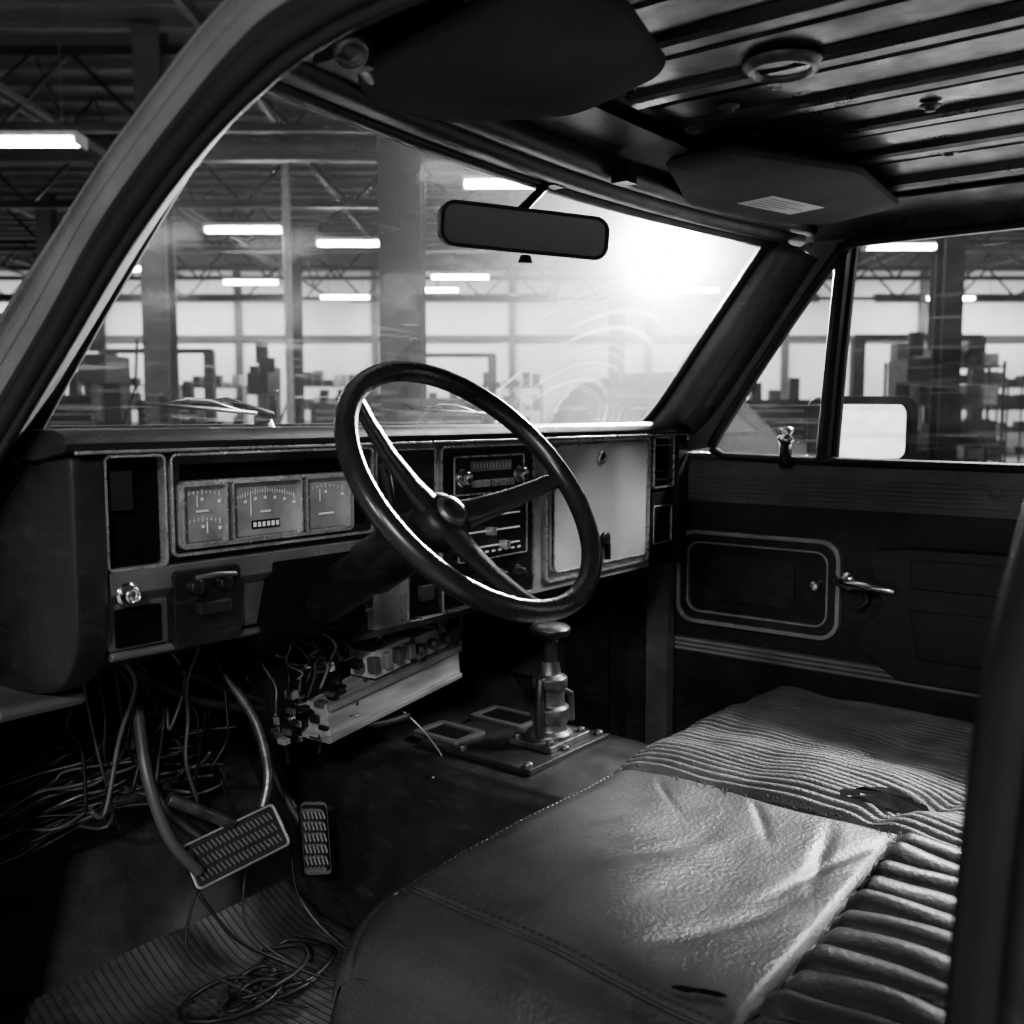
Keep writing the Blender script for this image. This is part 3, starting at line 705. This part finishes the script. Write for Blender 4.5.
# ------------------------------------------------------------ sun visors
def visor(name,P,z,zs,label=None,piv=None,rad=.05):
    b=B(name); Q=rpoly(P,rad,6); c=sum(Q,Vector())/len(Q)
    zf=lambda p:z+zs*(.9-p.y)
    rows=[]
    for (s,dz) in ((.0,-.010),(.8,-.010),(.97,-.008),(1.,0),(.97,.008),(0,.010)):
        rows.append([Vector((c.x+(p.x-c.x)*s,c.y+(p.y-c.y)*s,0)) for p in Q]); 
        for q in rows[-1]: q.z=zf(q)+dz
    m=len(Q)
    for a,d_ in zip(rows[:-1],rows[1:]): b.add(a+d_,[(i,(i+1)%m,m+(i+1)%m,m+i) for i in range(m)],'visor',True)
    if piv:
        b.lathe(piv,(-.3,-.6,-.7),[(0,.018),(.008,.018),(.010,.012),(.006,.008),(.006,0)],'dullst',20); b.box(Vector(piv)+Vector((.01,.02,.005)),(.05,.04,.03),'vinyl'); b.tube([piv,(P[0][0]+.03,P[0][1],z)],.008,'dullst',8)
    if label:
        L=[Vector((x,y,zf(Vector((x,y,0)))-.0112)) for x,y in label]; b.add(L,[(0,1,2,3)],'label')
        for i in range(5):
            t=.15+.16*i; a=L[0].lerp(L[3],t)-Vector((0,0,.001)); c2=L[1].lerp(L[2],t)-Vector((0,0,.001)); a,c2=a.lerp(c2,.08),a.lerp(c2,.5+.4*((i*7)%3)/2)
            w=(L[3]-L[0])*.05; b.add([a,c2,c2+w,a+w],[(0,1,2,3)],'black')
    b.done(.002)
visor('sun_visor',[(.80,.86),(.88,.92),(1.0,.90),(1.10,.76),(1.05,.59),(.84,.53),(.76,.58)],.385,.05,None,(.715,.77,.365),.04)
visor('sun_visor',[(1.40,.80),(1.42,.70),(1.72,.60),(2.03,.63),(2.05,.78),(1.93,.85),(1.64,.89)],.384,.10,[(1.70,.82),(1.87,.79),(1.88,.725),(1.71,.755)],None,.02)
b=B('dome_lamp')
b.lathe((1.29,.56,rz(1.29,.56)-.006),(0,0,-1),[(0,.054),(.004,.053),(.006,.048),(.010,.046),(.012,.040),(.008,.036),(.002,.034)],'dullst',32)
b.lathe((1.29,.56,rz(1.29,.56)-.008),(0,0,-1),[(0,.036),(.001,0)],'dark_metal',24)
b.done()
b=B('roof_bolts')
for (x,y) in ((1.60,.46),(1.75,.72),(1.42,.70),(1.86,.50),(1.58,.74)):
    b.lathe((x,y,rz(x,y)-.004),(0,0,-1),[(0,.016),(.003,.015),(.004,.008),(.009,.008),(.010,0)],'steel',14)
b.done(parent=cab)

# ============================================================ GARAGE
LX=RV; LY=DV; LZ=Vector((0,0,1)); GAX=(LX,LY,LZ)
def gbox(b,l,dp,z,s,k): b.box(G(l,dp,z),s,k,GAX)
b=B('floor'); gbox(b,0,10,-.05,(64,56,.1),'concrete'); b.done(zo=0)
b=B('wall_back'); gbox(b,0,37,3.4,(64,.3,6.8),'wallm'); gbox(b,0,36.8,.6,(64,.1,1.2),'wall_d')
for l in range(-30,31,5): gbox(b,l,36.75,3.4,(.25,.2,6.8),'steel')
gbox(b,0,36.75,4.4,(64,.15,.2),'steel'); b.done(zo=0)
b=B('wall_left'); gbox(b,-32,15,3.4,(.3,46,6.8),'wallm'); b.done(zo=0)
b=B('wall_right'); gbox(b,32,15,3.4,(.3,46,6.8),'wallm'); b.done(zo=0)
b=B('ceiling'); gbox(b,0,15,6.95,(64,46,.1),'deck')
for i in range(56): gbox(b,0,-7.5+i*.8,6.86,(64,.14,.08),'deck')
b.done(zo=0)
b=B('ceiling_truss_structure')
for dp in (4,9,14,19,24,29,34):
    for z in (5.5,6.5): gbox(b,0,dp,z,(60,.12,.12),'steel_d')
    for k in range(60):
        l=-30+k; a=G(l,dp,5.5 if k%2 else 6.5); c=G(l+1,dp,6.5 if k%2 else 5.5); b.tube([a,c],.035,'steel_d',6,cap=False)
for l in range(-28,30,4):
    gbox(b,l,15,6.6,(.10,46,.16),'steel')
    if l%8==0:
        gbox(b,l+1.5,14,5.75,(.07,44,.07),'steel')
        for k in range(40):
            dp=-6+k; b.tube([G(l+1.5,dp,5.75 if k%2 else 6.5),G(l+1.5,dp+1,6.5 if k%2 else 5.75)],.022,'steel_d',5,cap=False)
b.done(zo=0)
b=B('ventilation_duct'); b.tube([G(-9,16.8,5.95),G(8,16.8,5.95)],.22,'steel',16)
b.done(zo=0)
def column(l,dp,w,k):
    b=B('steel_column'); gbox(b,l,dp-w/2,3.4,(w,.03,6.8),k); gbox(b,l,dp+w/2,3.4,(w,.03,6.8),k); gbox(b,l,dp,3.4,(.03,w,6.8),k); gbox(b,l,dp,.02,(w*1.5,w*1.5,.04),k)
    gbox(b,l+w*.3,dp-w/2-.05,1.7,(.12,.08,.4),'steel_d'); b.done(zo=0)
column(-4.9,14,.36,'steel'); column(-1.08,10,.42,'steel_d'); column(6.5,15,.3,'steel_d'); column(-11,24,.36,'steel'); column(2.5,24,.36,'steel'); column(11,26,.36,'steel'); column(-6,28,.3,'steel_d'); column(6.9,.3,.4,'steel_d'); column(-2.6,22.8,.3,'steel_d')
b=B('vent_pipe'); b.tube([G(-4,18,0),G(-4,18,6.8)],.07,'white_st',12); b.done(zo=0)
def fluo(l,dp,z=5.0,w=1.4,shade=0):
    b=B('fluorescent_light_fixture'); gbox(b,l,dp,z+.11,(w+.08,.34,.06),'white_st')
    gbox(b,l,dp,z+.04,(w,.18,.06),'tube')
    gbox(b,l-w/2-.02,dp,z+.05,(.04,.34,.12),'white_st'); gbox(b,l+w/2+.02,dp,z+.05,(.04,.34,.12),'white_st')
    if shade: gbox(b,l,dp-.2,z-.02,(w+.1,.03,.30),'steel')
    for s in(-.5,.5): b.tube([G(l+s,dp,z+.12),G(l+s,dp,6.9)],.008,'steel',5)
    b.done(zo=0)
for l,dp in ((-5,19),(-3.2,20.5),(-6.8,26.4),(-4.9,29.7),(-1.3,25.4),(0,15.3),(-6.2,13),(-9.4,24),(-2.2,28),(8,20.9),(12,20.9),(5,28),(9.5,14),(3.5,19),(-12,17),(13,30)): fluo(l,dp)
for l in (-20,-11,-2,7,16): fluo(l,34.8,5.6,7.0,1)  # added wall washers, shaded from view, to brighten the back wall
def added_lamp(l,dp,z,power,target,size=.9):  # out-of-view lamp added for its light, with a housing
    b=B('added_lamp_housing'); p=G(l,dp,z); t=(Vector(target)-p).normalized(); u=t.cross(Vector((0,0,1))).normalized(); w=u.cross(t)
    b.box(p-t*.06,(size+.06,size*.5+.06,.08),'steel_d',(u,w,t)); b.tube([p-t*.1,Vector((p.x,p.y,6.9))],.02,'steel_d',8); b.done(zo=0)
    la=bpy.data.lights.new('added_lamp_light','AREA'); la.shape='RECTANGLE'; la.size=size; la.size_y=size*.5; la.energy=power
    o=bpy.data.objects.new('added_lamp_light',la); sc.collection.objects.link(o); o.location=p; o.rotation_euler=t.to_track_quat('-Z','Y').to_euler()
added_lamp(3.1,5.0,5.3,1150,(1.5,.6,1.0),1.5)  # added key light on the seat from the passenger side
added_lamp(4.5,3.0,5.0,800,(1.5,.4,1.0),1.2)
added_lamp(0,-4,3.9,190,(1.3,1.1,1.4),.5)  # added fill behind the camera for the dash
added_lamp(-2.5,-3.2,3.6,80,(1.2,1.2,1.2),.5)
# white slatted panel added behind the truck to brighten the door mirror's reflection
b=B('mirror_reflection_panel'); cR=Vector((1.9,-6.2,1.7)); 
for i in range(14): b.box(cR+Vector((0,0,-1.6+.24*i)),(3.2,.06,.225),'white_st')
for s in(-1,1): b.box(cR+Vector((s*1.66,0,.1)),(.12,.14,3.6),'steel_d')
b.done(zo=0)
added_lamp(4.2,-1.2,4.6,420,(1.9,-6.2,1.8),.5)  # added lamp that lights the panel for the mirror
b=B('hanging_floodlight')
fp=G(1.38,9,1.6+1.45); tgt=(Vector((1.3,.6,1.2))-fp).normalized()
b.lathe(fp,tgt,[(-.22,0),(-.22,.06),(-.12,.09),(0,.20),(.02,.21)],'steel_d',24)
b.lathe(fp+tgt*.005,tgt,[(0,.19),(.001,0)],'flood',24)
b.tube([fp-tgt*.1,fp-tgt*.1+Vector((0,0,.4)),Vector((fp.x,fp.y,6.9))],.02,'steel_d',8)
b.done(zo=0,fix=False)

def chest(l,dp,w,h,k='toolred'):
    b=B('tool_chest'); gbox(b,l,dp,h/2+.08,(w,.5,h-.16),k); n=max(3,int(h/.16))
    for i in range(n):
        z=.2+i*(h-.3)/n; gbox(b,l,dp-.26,z+.06,(w*.94,.02,(h-.3)/n*.86),k); gbox(b,l,dp-.28,z+.10,(w*.8,.02,.02),'silver')
    gbox(b,l,dp,h+.02,(w+.04,.54,.04),'steel_d')
    for s in(-1,1):
        for t in(-1,1): c=G(l+s*w*.4,dp+t*.18,.06); b.tube([c-LX*.02,c+LX*.02],.06,'tire',12)
    for i in range(3): hh=.1+.3*random.random(); gbox(b,l-w*.3+i*w*.3,dp,h+.04+hh/2,(.16,.2,hh),random.choice(['steel_d','steel','toolred']))
    b.done(.005,zo=0)
def bench(l,dp,w=2.2):
    b=B('workbench'); gbox(b,l,dp,.92,(w,.7,.06),'steel'); gbox(b,l,dp,.25,(w*.95,.6,.03),'steel_d')
    for s in(-1,1):
        for t in(-1,1): gbox(b,l+s*w*.46,dp+t*.3,.45,(.06,.06,.9),'steel_d')
    gbox(b,l,dp+.32,1.4,(w,.03,.9),'steel_d')
    for i in range(9):
        hh=.15+.5*random.random(); gbox(b,l-w*.45+i*w*.11,dp+.1*random.random(),.95+hh/2,(.1+.12*random.random(),.2,hh),random.choice(['steel_d','steel','white_st','toolred']))
    b.done(.004,zo=0)
def rack(l,dp,w=2.0,h=2.6):
    b=B('storage_shelf')
    for s in(-1,1):
        for t in(-1,1): gbox(b,l+s*w/2,dp+t*.3,h/2,(.05,.05,h),'steel_d')
    for j in range(4):
        z=.3+j*(h-.4)/3; gbox(b,l,dp,z,(w,.6,.04),'steel')
        for i in range(6):
            hh=.15+.35*random.random(); gbox(b,l-w*.42+i*w*.165,dp,z+.02+hh/2,(w*.13,.4,hh),random.choice(['steel_d','toolred','steel','white_pl']))
    b.done(.004,zo=0)
def press(l,dp):
    b=B('drill_press'); gbox(b,l,dp,.05,(.5,.6,.1),'steel_d'); b.tube([G(l,dp+.1,.1),G(l,dp+.1,2.1)],.06,'steel',12)
    gbox(b,l,dp,2.1,(.34,.8,.36),'steel_d'); b.tube([G(l,dp-.25,2.0),G(l,dp-.25,1.6)],.05,'steel',10); gbox(b,l,dp-.15,1.2,(.45,.45,.05),'steel'); b.tube([G(l,dp+.25,2.2),G(l,dp+.25,2.55)],.14,'steel_d',12)
    for a in (0,2.1,4.2): b.tube([G(l+.17,dp-.2,2.0),G(l+.3,dp-.2+.25*math.cos(a),2.0+.25*math.sin(a))],.012,'chrome',6)
    b.done(.004,zo=0)
def hoist(l,dp):
    b=B('engine_hoist'); 
    for s in(-.4,.4): b.tube([G(l+s,dp-.8,.12),G(l+s,dp+.8,.12)],.05,'steel_d',8)
    b.tube([G(l-.4,dp+.8,.12),G(l+.4,dp+.8,.12)],.05,'steel_d',8)
    b.tube([G(l,dp+.8,.1),G(l,dp+.7,2.0)],.06,'steel_d',8); b.tube([G(l-.2,dp+.75,1.9),G(l+.9,dp-.6,2.7)],.06,'steel_d',8); b.tube([G(l,dp+.6,1.0),G(l+.4,dp,2.3)],.045,'chrome',8)
    b.tube([G(l+.9,dp-.6,2.7),G(l+.9,dp-.6,1.8)],.015,'steel',6); gbox(b,l+.9,dp-.6,1.55,(.5,.5,.5),'steel_d'); gbox(b,l+.9,dp-.6,1.85,(.25,.3,.15),'steel')
    for s in(-.4,.4):
        for t in(-.8,.8): c=G(l+s,dp+t,.06); b.tube([c-LX*.02,c+LX*.02],.06,'tire',10)
    b.done(zo=0)
def lift(l,dp):
    b=B('vehicle_lift')
    for s in(-1.4,1.4): gbox(b,l+s,dp,1.7,(.28,.28,3.4),'steel_d'); gbox(b,l+s,dp,.03,(.5,.5,.06),'steel_d'); gbox(b,l+s*.7,dp-.2,.3,(.9,.1,.1),'steel'); gbox(b,l+s,dp-.2,.5,(.34,.1,.6),'steel')
    gbox(b,l,dp,3.4,(3.0,.2,.14),'steel_d'); b.done(.004,zo=0)
def stand(l,dp,h=2.4):
    b=B('milling_machine'); gbox(b,l,dp,.5,(.7,.8,1.0),'steel_d'); gbox(b,l,dp+.2,1.4,(.36,.4,1.6),'steel_d'); gbox(b,l,dp-.1,h-.25,(.40,.9,.40),'steel_d'); gbox(b,l,dp-.3,1.15,(1.1,.35,.12),'steel')
    b.tube([G(l,dp-.4,h-.4),G(l,dp-.4,h-1.0)],.08,'steel',10); b.tube([G(l,dp-.35,h),G(l,dp-.35,h+.4)],.13,'steel_d',12); b.tube([G(l+.3,dp-.3,1.4),G(l+.55,dp-.4,2.0),G(l+.45,dp,h+.2)],.025,'steel_d',6)
    for s in(-1,1): b.lathe(G(l+s*.55,dp-.3,1.15),LX*s,[(0,.02),(.05,.02),(.05,.11),(.07,.11),(.07,0)],'steel',14)
    b.done(.004,zo=0)
def car(l,dp,k='carp',h=1.0):
    b=B('parked_car'); pr=[(-2.2,.45),(-2.25,.75),(-2.1,.98),(-1.15,1.08),(-.55,1.62),(.9,1.68),(1.75,1.10),(2.2,1.0),(2.25,.5),(2.1,.35),(-2.1,.35)]
    P=[G(l+q.x,dp-.85,q.y*h) for q in cr([(x,z,0) for x,z in pr],3,True)]
    b.prism(P,LY*1.7,k,True)
    for wn in ([(-1.0,1.10),(-.5,1.54),(.1,1.58),(.1,1.10)],[(.18,1.10),(.18,1.58),(.85,1.58),(1.5,1.14)]): b.prism([G(l+x,dp-.87,z*h) for x,z in wn],LY*.02,'mirror_d')
    for s in(-1.35,1.4):
        for t in (-.88,.68): b.tube([G(l+s,dp+t,.33),G(l+s,dp+t+.2,.33)],.33,'tire',24); b.tube([G(l+s,dp+t-.01,.33),G(l+s,dp+t+.21,.33)],.19,'steel',16)
    gbox(b,l-2.2,dp-.5,.78,(.06,.3,.14),'chrome'); gbox(b,l,dp-.87,.85,(4,.02,.03),'chrome')
    b.done(.02,zo=0)
car(1.4,12.5,h=1.22); car(-14.5,26,'white_st',1.1); car(9,27.5,'carp',1.1)
for a in ((-7.6,17.4,1.1,1.9),(-6.0,17.6,1,1.8),(-3.4,20,1.2,1.8),(6.4,11,1.0,1.75),(5.5,9,1.1,1.55),(7.8,12,1.2,2.0),(-10.2,19.5,1.6,2.1),(4.2,16,1.0,1.8),(-1.2,20.5,1.4,1.9),(-2.4,17,.9,1.9),(-8.9,17.4,.9,1.9)): chest(*a)
for a in ((-2.3,26),(10.5,17),(5,21.5),(-15.5,22)): bench(*a)
for a in ((-12.5,31),(-6,32),(13,28.5),(8.2,19),(-18,28),(0,33.5),(16,33),(-10,33.5),(5,33.5)): rack(*a)
for a in ((-6.6,16.2),(-4.1,16.5),(7.6,13.6)): press(*a)
for a in ((-7.6,15.4,2.7),(-5.9,14.6,2.5),(-4.9,20,2.6),(-9.3,15.2,2.8),(8.9,15,2.7),(6.9,17.5,2.6)): stand(*a)
hoist(-8.6,12.6); lift(-10,28.5); lift(9.5,23.5); lift(-2,30.5)

# ------------------------------------------------------------ world, camera
w=bpy.data.worlds.new('w'); sc.world=w; w.use_nodes=True
bg=w.node_tree.nodes['Background']; bg.inputs[0].default_value=(.8,.8,.8,1); bg.inputs[1].default_value=.45
cam=bpy.data.cameras.new('camera'); co=bpy.data.objects.new('camera',cam); sc.collection.objects.link(co)
cam.lens=992/1024*36; cam.sensor_width=36; cam.clip_start=.02; cam.clip_end=200
co.location=(0,0,ZO); co.rotation_euler=(math.radians(90-5.6),0,-YAW)
cam.dof.use_dof=True; cam.dof.focus_distance=1.6; cam.dof.aperture_fstop=5.0
sc.camera=co
